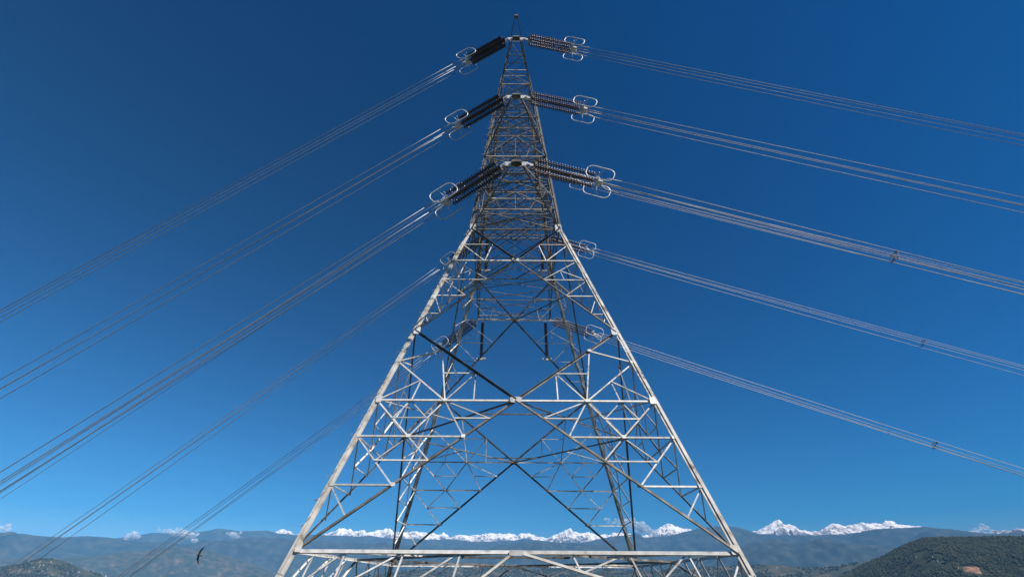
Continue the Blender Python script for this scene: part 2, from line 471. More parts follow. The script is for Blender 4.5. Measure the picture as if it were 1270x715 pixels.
zc1 = Z3 - 2.85 / (2.85 + wid(Z2)) * (Z3 - Z2)
zc2 = Z2 - wid(Z2) / (wid(Z2) + wid(Z_GIRD)) * (Z2 - Z_GIRD)
for k in range(4):
    F = lambda x, z: fpt(k, x, z)
    N = fnorm(k, 5)
    def mem(name, a, b, size, **kw): return member(name, F(*a), F(*b), N, size, tower, **kw)
    # --- panel between the waist and the second node
    for m in (1, -1):
        C1 = (0, zc1)
        mem('main_diagonal', (-m * 2.85, Z3), (0.0, zc1), 0.165, mat=STEEL_DULL_SHADE, off=0.035 * m, edge=1, out=1, width2=0.10)
        mem('main_diagonal', (0.0, zc1), (m * wid(Z2), Z2), 0.165, mat=STEEL_DULL_SHADE, off=0.035 * m, edge=-1, out=1, width2=0.09)
    mem('horizontal_strut', (-wid(zc1), zc1), (-0.02, zc1), 0.105, off=0.0)
    mem('horizontal_strut', (0.02, zc1), (wid(zc1), zc1), 0.105, off=0.0)
    plate(k, 0, zc1, 0.2, 0.15, off=0.058)
    for m in (1, -1):
        dg = lambda z: m * abs(fx_diag(z, Z3, 2.85, Z2, wid(Z2)))
        lg = lambda z: m * wid(z)
        H = (lg(zc1), zc1)
        zA = (Z3 + zc1) / 2
        mAH, mAC, mCH = (lg(zA), zA), (dg(zA), zA), (lg(zc1) * 0.5, zc1)
        mem('redundant_strut', mAH, mAC, 0.075, off=-0.02)
        mem('redundant_brace', mAH, mCH, 0.07, off=-0.03)
        mem('redundant_brace', mAC, mCH, 0.07, off=-0.04)
        z1, z2_, z3_ = 14.30, 13.02, 11.70
        l1, d1 = (lg(z1), z1), (dg(z1), z1)
        l2, d2 = (lg(z2_), z2_), (dg(z2_), z2_)
        l3, d3 = (lg(z3_), z3_), (dg(z3_), z3_)
        mem('redundant_strut', l1, d1, 0.085, off=-0.02)
        mem('redundant_strut', l2, d2, 0.075, off=-0.02)
        mem('redundant_strut', l3, d3, 0.065, off=-0.02)
        mm = ((H[0] + d1[0]) / 2, (H[1] + d1[1]) / 2)
        mem('redundant_brace', H, d1, 0.07, off=-0.04)
        mem('redundant_brace', l1, mm, 0.06, off=-0.06)
        mem('redundant_brace', mm, ((l1[0] + d1[0]) / 2, z1), 0.055, off=-0.08)
        mem('redundant_brace', l1, d2, 0.075, off=-0.045)
        mem('redundant_brace', l2, d3, 0.065, off=-0.045)
        zl = (z3_ + Z2) / 2
        mem('redundant_brace', l3, (dg(zl), zl), 0.055, off=-0.045)
    # --- panel between the second node and the girder
    w2, w1 = wid(Z2), wid(Z_GIRD)
    for m in (1, -1):
        mem('main_diagonal', (-m * w2, Z2), (0.0, zc2), 0.175, mat=STEEL_DULL_SHADE, off=0.035 * m, edge=1, out=1, width2=0.10)
        mem('main_diagonal', (0.0, zc2), (m * w1, Z_GIRD), 0.175, mat=STEEL_DULL_SHADE, off=0.035 * m, edge=-1, out=1, width2=0.10)
    mem('horizontal_strut', (-wid(zc2), zc2), (-0.02, zc2), 0.115, off=0.0)
    mem('horizontal_strut', (0.02, zc2), (wid(zc2), zc2), 0.115, off=0.0)
    plate(k, 0, zc2, 0.25, 0.14, off=0.058)
    for m in (1, -1):
        lg = lambda z: m * wid(z)
        def up_(fr): return (m * w2 * fr, zc2 + (Z2 - zc2) * fr)         # on the diagonal above the centre
        def dn(fr): return (m * w1 * fr, zc2 + (Z_GIRD - zc2) * fr)        # below the centre
        H = (lg(zc2), zc2)
        hx = wid(zc2)
        D1, D2 = up_(0.70), up_(0.365)
        zla = zc2 + (Z2 - zc2) * 0.53
        LA = (lg(zla), zla)
        Mx = (m * hx * 0.512, zc2)
        mem('redundant_brace', LA, D1, 0.095, off=-0.02)
        mem('redundant_brace', D1, Mx, 0.09, off=-0.035)
        mem('redundant_brace', LA, Mx, 0.095, off=-0.05)
        q = ((LA[0] + Mx[0]) / 2, (LA[1] + Mx[1]) / 2)
        mem('redundant_brace', D2, Mx, 0.08, off=-0.05)
        zz = D2[1]; xx = D1[0] + (Mx[0] - D1[0]) * (D1[1] - zz) / (D1[1] - zc2)
        mem('redundant_strut', D2, (xx, zz), 0.08, off=-0.02)
        mem('redundant_brace', D2, (D2[0], zc2), 0.08, off=-0.065)
        mem('redundant_brace', H, q, 0.08, off=-0.035)
        P = ((H[0] + Mx[0]) / 2, zc2)
        mem('redundant_brace', q, P, 0.075, off=-0.065)
        E1, E2, E3, E4, E5 = [dn(f_) for f_ in (0.144, 0.286, 0.457, 0.62, 0.81)]
        K2, K3, K4 = [(lg(e[1]), e[1]) for e in (E2, E3, E4)]
        mem('redundant_strut', K2, E2, 0.105, off=-0.02)
        mem('redundant_strut', K4, E4, 0.095, off=-0.02)
        Nn = (K2[0] + (E2[0] - K2[0]) * 0.48, E2[1])
        mem('redundant_brace', Mx, E2, 0.09, off=-0.035)
        mem('redundant_brace', Mx, E1, 0.08, off=-0.05)
        fr = (zc2 - E1[1]) / (zc2 - E2[1])
        mem('redundant_strut', E1, (Mx[0] + (E2[0] - Mx[0]) * fr, E1[1]), 0.08, off=-0.02)
        h_ = ((H[0] + Nn[0]) / 2, (H[1] + Nn[1]) / 2); g_ = ((Mx[0] + Nn[0]) / 2, (Mx[1] + Nn[1]) / 2)
        mem('redundant_brace', H, Nn, 0.095, off=-0.035)
        mem('redundant_brace', Mx, Nn, 0.095, off=-0.05)
        mem('redundant_strut', h_, g_, 0.075, off=-0.02)
        mem('redundant_brace', P, h_, 0.07, off=-0.065)
        mem('redundant_brace', P, g_, 0.07, off=-0.08)
        mem('redundant_brace', Nn, E3, 0.08, off=-0.035)
        mem('redundant_brace', K2, E4, 0.085, off=-0.05)
        fr = (E2[1] - E3[1]) / (E2[1] - E4[1])
        j_ = (K2[0] + (E4[0] - K2[0]) * fr, E3[1])
        mem('redundant_strut', j_, E3, 0.085, off=-0.02)
        mem('redundant_brace', j_, Nn, 0.075, off=-0.065)
        mem('redundant_brace', K4, E5, 0.08, off=-0.05)
        plate(k, lg(Z_GIRD) - m * 0.16, Z_GIRD + 0.10, 0.11, 0.15, off=0.055, mat=STEEL_OLD)
        plate(k, lg(Z2) - m * 0.12, Z2, 0.16, 0.24, off=0.055)
        plate(k, lg(zc2) - m * 0.10, zc2, 0.13, 0.17, off=0.05)
        for gx, gz in (Mx, Nn, K2, K4, E2, E4, LA, D1):
            plate(k, gx - (m * 0.05 if abs(gx) > 4.5 else 0), gz, 0.085, 0.07, off=0.02)
    # --- girder and the bottom panel
    mem('girder', (-w1 + 0.02, Z_GIRD), (-0.01, Z_GIRD), 0.165, off=0.02, t=0.018)
    mem('girder', (0.01, Z_GIRD), (w1 - 0.02, Z_GIRD), 0.165, off=0.02, t=0.018)
    plate(k, 0, Z_GIRD - 0.03, 0.24, 0.085, off=0.045)
    for m in (1, -1):
        sx_ = {0: m, 1: 1, 2: -m, 3: -1}[k]
        zf = z_foot(sx_) + 0.25; wf = wid(zf); dz = Z_GIRD - zf
        lg = lambda z: m * wid(z)
        kb = lambda fr: (m * wf * fr, Z_GIRD - dz * fr)
        gd = lambda fr: (m * w1 * fr, Z_GIRD)
        mem('main_diagonal', (m * 0.05, Z_GIRD), kb(0.985), 0.115, off=0.05, mat=STEEL_OLD)
        if sx_ > 0:
            mem('redundant_brace', gd(0.25), kb(0.265), 0.08, off=-0.03)
            mem('redundant_brace', gd(0.50), kb(0.27), 0.08, off=-0.045)
            mem('redundant_brace', gd(0.505), kb(0.53), 0.08, off=-0.03)
            mem('redundant_brace', gd(0.765), kb(0.535), 0.08, off=-0.045)
            mem('redundant_brace', gd(0.77), kb(0.79), 0.075, off=-0.03)
            mem('redundant_brace', (lg(0.75), 0.75), kb(0.795), 0.085, off=-0.06)
        else:
            row = lambda fr, d: (m * (wf * fr), Z_GIRD - dz * d)
            mem('redundant_brace', gd(0.25), kb(0.25), 0.08, off=-0.03)
            mem('redundant_brace', gd(0.255), row(0.5, 0.25), 0.09, off=-0.045)
            mem('redundant_brace', gd(0.505), kb(0.5), 0.08, off=-0.03)
            mem('redundant_brace', gd(0.51), row(0.75, 0.25), 0.08, off=-0.045)
            mem('redundant_brace', gd(0.765), kb(0.75), 0.075, off=-0.03)
            mem('redundant_brace', gd(0.77), (lg(Z_GIRD - dz * 0.25), Z_GIRD - dz * 0.25), 0.08, off=-0.045)
            mem('redundant_strut', kb(0.25), (lg(Z_GIRD - dz * 0.25), Z_GIRD - dz * 0.25), 0.08, off=-0.06)
            mem('redundant_brace', row(0.5, 0.25), kb(0.5), 0.07, off=-0.06)
            mem('redundant_strut', kb(0.5), (lg(Z_GIRD - dz * 0.5), Z_GIRD - dz * 0.5), 0.08, off=-0.06)
            mem('redundant_strut', kb(0.75), (lg(Z_GIRD - dz * 0.75), Z_GIRD - dz * 0.75), 0.07, off=-0.06)
    # --- upper body
    for i in range(len(UP) - 1):
        (za, wa), (zb, wb) = UP[i], UP[i + 1]
        nn = fnorm(k, 30)
        big = 0.085 if za < 26 else (0.072 if za < 34 else 0.06)
        G = lambda x, z: fpt(k, x, z)
        mem2 = lambda name, a, b, size, **kw: member(name, G(*a), G(*b), nn, size, tower, **{'mat': STEEL_OLD if name == 'body_strut' and k == 0 and za in (20.9, 26.6, 34.75, 37.3) else STEEL_DULL_SHADE, **kw})  # shade painted by steel choice: lit front struts lighter, the rest darkened
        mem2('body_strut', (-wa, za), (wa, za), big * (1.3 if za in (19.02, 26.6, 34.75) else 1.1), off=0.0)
        if i in (1, 4):                                    # inverted V with a hanger
            mem2('body_diagonal', (-wa, za), (0, zb), big, off=0.02)
            mem2('body_diagonal', (wa, za), (0, zb), big, off=0.02)
            zm = (za + zb) / 2; xm = wa * 0.5
            mem2('body_brace', (-xm, zm), (-wa * 0.35, za), big * 0.7, off=-0.02)
            mem2('body_brace', (xm, zm), (wa * 0.35, za), big * 0.7, off=-0.02)
            mem2('body_brace', (-xm, zm), (-wid(zm), zm), big * 0.7, off=-0.02)
            mem2('body_brace', (xm, zm), (wid(zm), zm), big * 0.7, off=-0.02)
            mem2('body_brace', (0, zb), (0, za), big * 0.8, off=-0.035)
        else:
            mem2('body_diagonal', (-wa, za), (wb, zb), big, off=0.025, edge=1, out=1)
            mem2('body_diagonal', (wa, za), (-wb, zb), big, off=-0.025)
            zm = zb - (zb - za) * wb / (wa + wb)
            if za < 34:
                zq0 = za + (zb - za) * 0.5
                for m in (-1, 1):
                    mem2('body_brace', (0, za), (m * wid(zq0), zq0), big * 0.6, off=-0.055)
                    mem2('body_brace', (0, zb), (m * wid(zq0), zq0), big * 0.6, off=-0.065)
                for m in (-1, 1):
                    zq = (zm + za) / 2
                    xq = m * wa * (zm - zq) / (zm - za)
                    mem2('body_brace', (m * wid(zq), zq), (xq, zq), big * 0.65, off=-0.04)
                    zq2 = (zm + zb) / 2
                    xq2 = m * wb * (zq2 - zm) / (zb - zm)
                    mem2('body_brace', (m * wid(zq2), zq2), (xq2, zq2), big * 0.65, off=-0.04)
    mem('body_strut', (-1.18, 38.8), (1.18, 38.8), 0.07, off=0.0)
    plate(k, -2.75, Z3 + 0.05, 0.2, 0.34, off=0.06); plate(k, 2.75, Z3 + 0.05, 0.2, 0.34, off=0.06)

# horizontal plan bracing: a diamond between the middles of the four faces
UPV = Vector((0, 0, -1))
for z, b in ((Z_GIRD, 0.13), (zc2, 0.10), (zc1, 0.085), (Z3, 0.085), (22.6, 0.07), (26.6, 0.075), (29.2, 0.06), (34.75, 0.06), (37.3, 0.05)):
    w = wid(z); zz = z - 0.03
    mids = [Vector((0, -w, zz)), Vector((w, 0, zz)), Vector((0, w, zz)), Vector((-w, 0, zz))]
    for i in range(4):
        member('plan_brace', mids[i], mids[(i + 1) % 4], UPV, b, tower, STEEL_DULL_SHADE, off=0.01 * (i % 2))
    if z < 10:
        for sy_ in (-1, 1):
            member('plan_brace', Vector((-w * 0.27, sy_ * w * 0.73, zz - 0.03)), Vector((w * 0.27, sy_ * w * 0.73, zz - 0.03)), UPV, b * 0.8, tower, STEEL_DULL_SHADE, off=0.05)
        cs = [Vector((a * w, b_ * w, zz)) for a, b_ in ((-1, -1), (1, -1), (1, 1), (-1, 1))]
        for i in range(4):
            mm = (mids[i - 1] + mids[i]) / 2
            member('plan_brace', cs[i], mm, UPV, b * 0.7, tower, STEEL_OLD, off=-0.03)

for i, (z, w) in enumerate(UP[:-1]):
    for sgn in (-1, 1):
        member('plan_brace', Vector((-w, -w * sgn, z - 0.06)), Vector((w, w * sgn, z - 0.06)), UPV, 0.065 if z < 30 else 0.05, tower, STEEL_DULL_SHADE, off=0.012 * sgn)
        if z < 30:
            zm = (z + UP[i + 1][0]) / 2; wm = wid(zm)
            member('plan_brace', Vector((-wm, -wm * sgn, zm)), Vector((wm, wm * sgn, zm)), UPV, 0.05, tower, STEEL_DULL_SHADE, off=0.012 * sgn)

# crossarms: pointed on the near side, square ended on the far side
def crossarm(z, h, reach, hw_tip, sgn, lbl, big, n=3, beam=True):
    arm = empty('crossarm', (0, 0, -BASE_Z), tower)  # arm members take the darkened steel, painting in their shaded undersides
    arm['label'] = lbl
    w, wu = wid(z), wid(z + h)
    def low(s, f): return Vector((s * (w + (hw_tip - w) * f), sgn * (w + (reach - w) * f), z))
    def upp(s, f): return Vector((s * (wu + (hw_tip - wu) * f), sgn * (wu + (reach - wu) * f), z + h * (1 - f) + 0.10 * f))
    for s in (-1, 1):
        side = Vector((s, 0, 0))
        member('chord', low(s, 0), low(s, 1), UPV, big, arm, STEEL_DULL_SHADE, edge=s * -1, out=-1)
        member('chord', upp(s, 0), upp(s, 1), side, big * 0.9, arm, STEEL_DULL_SHADE, edge=1)
        fs = [0] + [(i + 1) / (n + 1) for i in range(n)] + [1]
        for i in range(1, n + 1):
            member('arm_strut', low(s, fs[i]), upp(s, fs[i]), side, big * 0.5, arm, STEEL_DULL_SHADE, off=-0.02)
        for i in range(n):
            member('arm_brace', low(s, fs[i + 1]), upp(s, fs[i]), side, big * 0.5, arm, STEEL_DULL_SHADE, off=-0.04)
    fs = [i / (n + 1) for i in range(n + 2)]
    if hw_tip > 1:                                         # wide arm: crossed bracing in the floor
        member('arm_strut', low(-1, 0.5), low(1, 0.5), UPV, big * 0.6, arm, STEEL_DULL_SHADE, off=-0.02)
        member('arm_strut', upp(-1, 0.5), upp(1, 0.5), -UPV, big * 0.5, arm, STEEL_DULL_SHADE, off=-0.02)
        for i in range(n + 1):
            member('arm_brace', low(-1, fs[i]), low(1, fs[i + 1]), UPV, big * 0.55, arm, STEEL_DULL_SHADE, off=-0.045)
            member('arm_brace', low(1, fs[i]), low(-1, fs[i + 1]), UPV, big * 0.55, arm, STEEL_DULL_SHADE, off=-0.075)
    else:
        for i in range(1, n + 1):
            member('arm_strut', low(-1, fs[i]), low(1, fs[i]), UPV, big * 0.55, arm, STEEL if i == 2 else STEEL_DULL_SHADE, off=-0.02)
            member('arm_strut', upp(-1, fs[i]), upp(1, fs[i]), -UPV, big * 0.45, arm, STEEL_DULL_SHADE, off=-0.02)
        for i in range(n):
            s = 1 if i % 2 else -1
            member('arm_brace', low(s, fs[i]), low(-s, fs[i + 1]), UPV, big * 0.5, arm, STEEL_DULL_SHADE, off=-0.045)
    if hw_tip > 1:
        member('end_beam', low(-1, 1), low(1, 1), Vector((0, sgn, 0)), big * 1.1, arm, STEEL_OLD, off=0.03)
        member('end_beam', upp(-1, 1) + Vector((0, 0, 0.28)), upp(1, 1) + Vector((0, 0, 0.28)), Vector((0, sgn, 0)), big * 0.8, arm, STEEL_OLD, off=0.03)
    elif beam:
        mb = MB()
        mb.box((0, sgn * (reach + 0.02), z + 0.02), (0.56, 0.30, 0.05))
        mb.box((0, sgn * (reach + 0.10), z + 0.10), (0.5, 0.05, 0.22))
        mb.box((0, sgn * (reach - 0.02), z - 0.06), (0.34, 0.2, 0.06))
        mb.build('tip_plate', STEEL_DULL_SHADE, arm)
        for s in (-1, 1):
            mb = MB(); mb.box((s * 0.46, sgn * reach, z - 0.02), (0.34, 0.05, 0.30)); mb.build('hanger_plate', BRIGHT, arm)
    else:
        mb = MB(); mb.box((0, sgn * (reach + 0.03), z + 0.06), (0.30, 0.26, 0.10)); mb.tube([(0, sgn * reach, z + 0.1), (0, sgn * reach, z + 0.45)], 0.03, 6)
        mb.build('tip_plate', STEEL_DULL_SHADE, arm)
    return arm

ARMS = [('bottom', 19.02, 3.0, 8.25, 9.0, 3.1), ('middle', 26.6, 2.6, 7.2, 7.2, 2.9), ('top', 34.75, 2.55, 6.65, 6.65, 2.6)]
for nm, z, h, rn, rf, hwf in ARMS:
    crossarm(z, h, rn, 0.28, -1, 'pointed %s crossarm reaching towards the viewer' % nm, 0.125 if nm != 'top' else 0.11)
    crossarm(z, h, rf, hwf, 1, 'square ended %s crossarm on the far side' % nm, 0.115)
crossarm(37.3, 1.5, 6.95, 0.10, -1, 'slim earth wire bracket reaching towards the viewer', 0.065, 2, False)
crossarm(37.3, 1.5, 6.95, 0.10, 1, 'slim earth wire bracket on the far side', 0.065, 2, False)

# ------------------------------------------------------------------ tension insulators and conductors
N_DISC, PITCH_D = 22, 0.146
def string_prof():
    pr = [(0.0, 0.022)]
    x = 0.06
    for i in range(N_DISC):
        pr += [(x, 0.045), (x + 0.035, 0.052), (x + 0.045, 0.115), (x + 0.062, 0.150), (x + 0.078, 0.146), (x + 0.085, 0.05), (x + 0.12, 0.026)]
        x += PITCH_D
    pr += [(x + 0.05, 0.022)]
    return pr
def cap_faces(me, seg):
    ring = np.arange(len(me.polygons) - 2) // seg
    mi = np.zeros(len(me.polygons), dtype=np.int32)
    mi[:-2][(ring % 7 == 1) | (ring % 7 == 2)] = 1
    me.polygons.foreach_set('material_index', mi)
def racetrack(lx, lz, r, n=8):
    pts = []
    for cx, cz, a0 in ((lx - r, lz - r, 0), (-lx + r, lz - r, 90), (-lx + r, -lz + r, 180), (lx - r, -lz + r, 270)):
        for i in range(n):
            a = math.radians(a0 + 90 * i / (n - 1)); pts.append((cx + r * math.cos(a), cz + r * math.sin(a)))
    return pts
GAP = 0.215
X_S0, X_S1 = 0.42, 0.42 + 0.12 + N_DISC * PITCH_D
def make_set():
    root = empty('tension_insulator')
    mb = MB(); mb.box((0.16, 0, 0), (0.36, 0.05, 0.16)); mb.box((0.05, 0, 0), (0.16, 0.12, 0.10)); mb.build('link_plate', BRIGHT, root)
    mb = MB(); mb.box((X_S0 - 0.05, 0, 0), (0.10, 2 * GAP + 0.2, 0.03)); mb.box((X_S0 - 0.05, 0, 0), (0.09, 0.04, 2 * GAP + 0.2)); mb.build('yoke_plate', CAP, root)
    sm = None
    for sy in (-1, 1):
        for sz in (-1, 1):
            if sm is None:
                mb = MB(); mb.lathe(string_prof(), 12)
                o = mb.build('insulator_string', [PORC, CAP], root, (X_S0, sy * GAP, sz * GAP)); sm = o.data
                cap_faces(sm, 12)
            else:
                o = bpy.data.objects.new('insulator_string', sm); COL.objects.link(o); o.parent = root; o.location = (X_S0, sy * GAP, sz * GAP)
    mb = MB(); mb.box((X_S1 + 0.10, 0, 0), (0.16, 2 * GAP + 0.24, 0.03)); mb.box((X_S1 + 0.10, 0, 0), (0.15, 0.04, 2 * GAP + 0.24))
    mb.box((X_S1 + 0.26, 0, 0), (0.26, 0.34, 0.14)); mb.build('yoke_plate', BRIGHT, root)
    for sy in (-1, 1):
        mb = MB()
        mb.tube([(X_S1 + 0.18 + a, sy * 0.60, b) for a, b in racetrack(0.72, 0.43, 0.33)], 0.027, 8, True)
        mb.tube([(X_S1 + 0.10, sy * 0.24, 0), (X_S1 + 0.12, sy * 0.60, 0.02), (X_S1 + 0.14, sy * 0.60, 0.06)], 0.018, 6)
        mb.tube([(X_S1 + 0.12, sy * 0.24, 0), (X_S1 + 0.30, sy * 0.60, -0.42)], 0.013, 6)
        mb.tube([(X_S1 + 0.12, sy * 0.24, 0), (X_S1 + 0.30, sy * 0.60, 0.42)], 0.013, 6)
        mb.build('corona_ring', BRIGHT, root, smooth=True)
    for sy in (-1, 1):
        for sz in (-1, 1):
            mb = MB(); mb.tube([(X_S1 + 0.30, sy * 0.10, sz * 0.06), (X_S1 + 0.65, sy * 0.20, sz * 0.19), (X_S1 + 1.35, sy * GAP, sz * GAP)], [0.024, 0.028, 0.020], 8)
            mb.build('dead_end_clamp', ALU, root, smooth=True)
    return root

def copy_tree(o, parent=None):
    c = o.copy(); COL.objects.link(c); c.parent = parent
    for ch in list(o.children): copy_tree(ch, c)
    return c

PROTO = make_set()
first = True
X_END = X_S1 + 1.30
# circuit, arm, attachment (x, y) from the tower axis, height, slope right, slope left
SETS = [('near', 'top', 0.62, -6.65, 34.75, 0.3923, 0.8546), ('near', 'middle', 0.62, -7.2, 26.6, 0.3704, 0.8223), ('near', 'bottom', 0.62, -8.25, 19.02, 0.374, 0.8241),
        ('far', 'top', 2.55, 6.65, 34.75, 0.362, 0.868), ('far', 'middle', 2.85, 7.2, 26.6, 0.3683, 0.8641), ('far', 'bottom', 3.05, 9.0, 19.02, 0.3827, 0.8075)]
SPACERS = {('near', 'bottom', 1): [16.9], ('far', 'middle', 1): [29.4], ('far', 'bottom', 1): [27.8]}
for circ, arm, ax, ay, az_, sr, sl_ in SETS:
    for side in (1, -1):
        s, a, kk = (sr, -0.01, 0.00036) if side > 0 else (sl_, 0.10, 0.0004)
        p0 = Vector((TX + side * ax, TY + ay, az_ - 0.02))
        hx = Vector((side * math.cos(a), math.sin(a), 0))
        d0 = (hx - Vector((0, 0, s))).normalized()
        lat = Vector((0, 0, 1)).cross(d0).normalized(); upv = d0.cross(lat)
        root = PROTO if first else copy_tree(PROTO)
        first = False
        root.matrix_world = Matrix((d0, lat, upv)).transposed().to_4x4()
        root.location = p0
        sd = 'right' if side > 0 else 'left'
        pos = {'near': 'nearer', 'far': 'farther'}[circ]
        tag(root, '%s hand string of dark ribbed insulators with pale rings on the %s %s crossarm' % (sd, pos, arm), 'insulator', 'tension insulators on the tower')
        b = empty('conductor_bundle', p0 + d0 * X_END)
        tag(b, 'bundle of four grey wires running %s from the %s %s crossarm' % (sd, pos, arm), 'power line', 'conductor bundles')
        T0 = X_END * d0.dot(hx)
        ts = np.concatenate([np.linspace(T0, T0 + 30, 16), np.linspace(T0 + 34, 230, 30)])
        def centre(t, extra=0.0): return p0 + hx * t + Vector((0, 0, -s * t + kk * (t - T0) ** 2 - extra * (t - T0)))
        loc0 = p0 + d0 * X_END
        for sy in (-1, 1):
            for sz in (-1, 1):
                ex = random.uniform(-0.007, 0.007); fan = 1 + random.uniform(-0.003, 0.010) if side < 0 else 1
                ptsw = []
                for t in ts:
                    ptsw.append(centre(t, ex) + lat * sy * GAP * (1 + 0.004 * (t - T0) * (fan > 1)) + upv * sz * GAP - loc0)
                mb = MB(); mb.tube(ptsw, 0.0175, 6)
                o = mb.build('wire', ALU, b, smooth=True)
        for t in SPACERS.get((circ, arm, side), []):
            c = centre(t) - loc0
            mb = MB()
            for u_, v_ in ((lat + upv, lat - upv), (lat - upv, lat + upv)):
                mb.tube([c + u_ * GAP * 1.05, c - u_ * GAP * 1.05], 0.022, 6)
            for q1, q2 in (((1, 1), (1, -1)), ((1, -1), (-1, -1)), ((-1, -1), (-1, 1)), ((-1, 1), (1, 1))):
                mb.tube([c + lat * GAP * q1[0] + upv * GAP * q1[1], c + lat * GAP * q2[0] + upv * GAP * q2[1]], 0.016, 6)
            mb.build('spacer', CAP, b)

# pilot strings hanging from the corners of the square far crossarms
def make_pilot():
    root = empty('pilot_insulator')
    mb = MB(); mb.box((0, 0, -0.12), (0.05, 0.10, 0.26)); mb.build('link_plate', STEEL, root)
    mb = MB(); mb.lathe(string_prof(), 10)
    o = mb.build('insulator_string', [PORC, CAP], root, (0, 0, -0.24)); cap_faces(o.data, 10); o.rotation_euler = (0, math.pi / 2, 0)
    mb = MB(); mb.box((0, 0, -0.24 - X_S1 + 0.36), (0.75, 0.05, 0.12)); mb.box((0, 0, -0.24 - X_S1 + 0.26), (0.2, 0.22, 0.12)); mb.build('end_weight', STEEL_OLD, root)
    return root
PIL = None
for circ, arm, ax, ay, az_, sr, sl_ in SETS[3:]:
    for side in (-1, 1):
        if PIL is None: PIL = r = make_pilot()
        else: r = copy_tree(PIL)
        r.location = (TX + side * (ax - 0.35), TY + ay, az_ - 0.04)
        tag(r, 'dark insulator string hanging straight down at the %s end of the farther %s crossarm' % ('right' if side > 0 else 'left', arm), 'insulator', 'hanging pilot insulators')

# ------------------------------------------------------------------ bird
def bird():
    mb = MB()
    def loft(rings):
        n = len(rings[0]); vs = [v for r in rings for v in r]; fs = []
        for i in range(len(rings) - 1):
            for k in range(n):
                fs.append((i * n + k, i * n + (k + 1) % n, (i + 1) * n + (k + 1) % n, (i + 1) * n + k))
        fs += [tuple(reversed(range(n))), tuple(range((len(rings) - 1) * n, len(rings) * n))]
        mb.add(vs, fs)
    # body along +X (beak at +X), Y to the wing tips, Z up
    rings = []
    for x, ry, rz, dz in ((0.31, .006, .008, -.012), (0.285, .012, .016, 0), (0.25, .032, .034, .004), (0.20, .036, .038, .004), (0.14, .052, .052, 0), (0.02, .072, .07, -.006), (-0.12, .056, .052, -.004), (-0.22, .036, .024, 0), (-0.28, .045, .012, 0), (-0.34, .06, .010, 0), (-0.36, .05, .007, 0)):
        rings.append([(x, ry * math.cos(2 * math.pi * i / 10), dz + rz * math.sin(2 * math.pi * i / 10)) for i in range(10)])
    loft(rings)
    for s in (-1, 1):
        rings = []
        for y, x, c, th, z in ((0.02, .05, .13, .030, .01), (.16, .075, .13, .022, .04), (.34, .10, .125, .016, .075), (.48, .03, .12, .016, .085), (.62, -.08, .10, .014, .075), (.74, -.19, .055, .010, .06), (.79, -.25, .018, .008, .05)):
            rings.append([(x + c * math.cos(2 * math.pi * i / 10), s * y, z + th * math.sin(2 * math.pi * i / 10)) for i in range(10)])
        loft(rings)
    bm_ = noise_mat('bird_feathers', [(0.3, (0.012, 0.010, 0.009)), (0.7, (0.045, 0.034, 0.026))], 9, 5, 0.75, 0, 0.1)
    o = mb.build('bird', bm_, smooth=True)
    fix_normals(o)
    m = o.modifiers.new('joined', 'REMESH'); m.mode = 'VOXEL'; m.voxel_size = 0.009; m.use_smooth_shade = True
    return o
bd = bird()
azb, elb, db = math.radians(-30.74), 0.0348, 46.0
bd.location = (db * math.sin(azb), db * math.cos(azb), db * elb)
bd.scale = (0.72, 0.74, 0.9)
bd.rotation_euler = (math.radians(82), math.radians(-8), math.radians(170))
tag(bd, 'dark bird with swept wings banking in front of the hazy hills', 'bird')

# ------------------------------------------------------------------ trees and houses on the hills
def blob():
    bm = bmesh.new(); bmesh.ops.create_icosphere(bm, subdivisions=1, radius=1.0)
    v = np.array([x.co[:] for x in bm.verts]); f = np.array([[q.index for q in p.verts] for p in bm.faces]); bm.free()
    return v, f
BV, BF = blob()
def scatter(name, grid, n, az_r, r_r, size, mat, mask=None, flat=0.8):
    az = RNG.uniform(*az_r, n); r = RNG.uniform(*r_r, n)
    x, y = r * np.sin(np.radians(az)), r * np.cos(np.radians(az))
    z = sample(grid, az, r)
    keep = fbm(x / 90, y / 90, 4, 17) > (mask if mask is not None else -9)
    keep &= z > FLOOR
    if name == 'forest_trees':
        keep &= ~((np.abs(az - SCAR_AZ) < 0.62) & (r < SCAR_R + 16) & (r > SCAR_R - 75))
    x, y, z = x[keep], y[keep], z[keep]; m = len(x)
    s = RNG.uniform(size[0], size[1], m)
    V = BV[None] * (1 + RNG.uniform(-.28, .28, (m, len(BV), 1)))
    V = V * np.stack([s, s, s * RNG.uniform(flat, flat + 0.7, m)], 1)[:, None, :]
    V = V + np.stack([x, y, z + s * 0.5], 1)[:, None, :]
    F = BF[None] + (np.arange(m) * len(BV))[:, None, None]
    return raw_mesh(name, V.reshape(-1, 3), F.reshape(-1, 3), mat, 'stuff')
LEAF = noise_mat('tree_crowns', [(0.30, (0.014, 0.021, 0.014)), (0.5, (0.022, 0.030, 0.018)), (0.70, (0.040, 0.042, 0.026))], 0.035, 6, 0.9, 0, 0, 0, spec=0.15)
SCAR_AZ = 41.1
_r = np.linspace(1800, 2500, 400)
SCAR_R = float(_r[np.argmax(sample(GRID_FOR, np.full(400, SCAR_AZ), _r) / _r > 0.0175)]) + 20     # where the slope reaches that height
scatter('forest_trees', GRID_FOR, 40000, (33, 49.5), (1800, 2560), (1.8, 4.2), LEAF, -0.42)
scatter('foothill_trees', GRID_FOOT, 14000, (-16, 46), (3600, 4500), (3.5, 7.5), LEAF, -0.05)
scatter('town_trees', GRID_TOWN, 3000, (-46, -36), (2950, 3640), (3, 6.5), LEAF, 0.08)

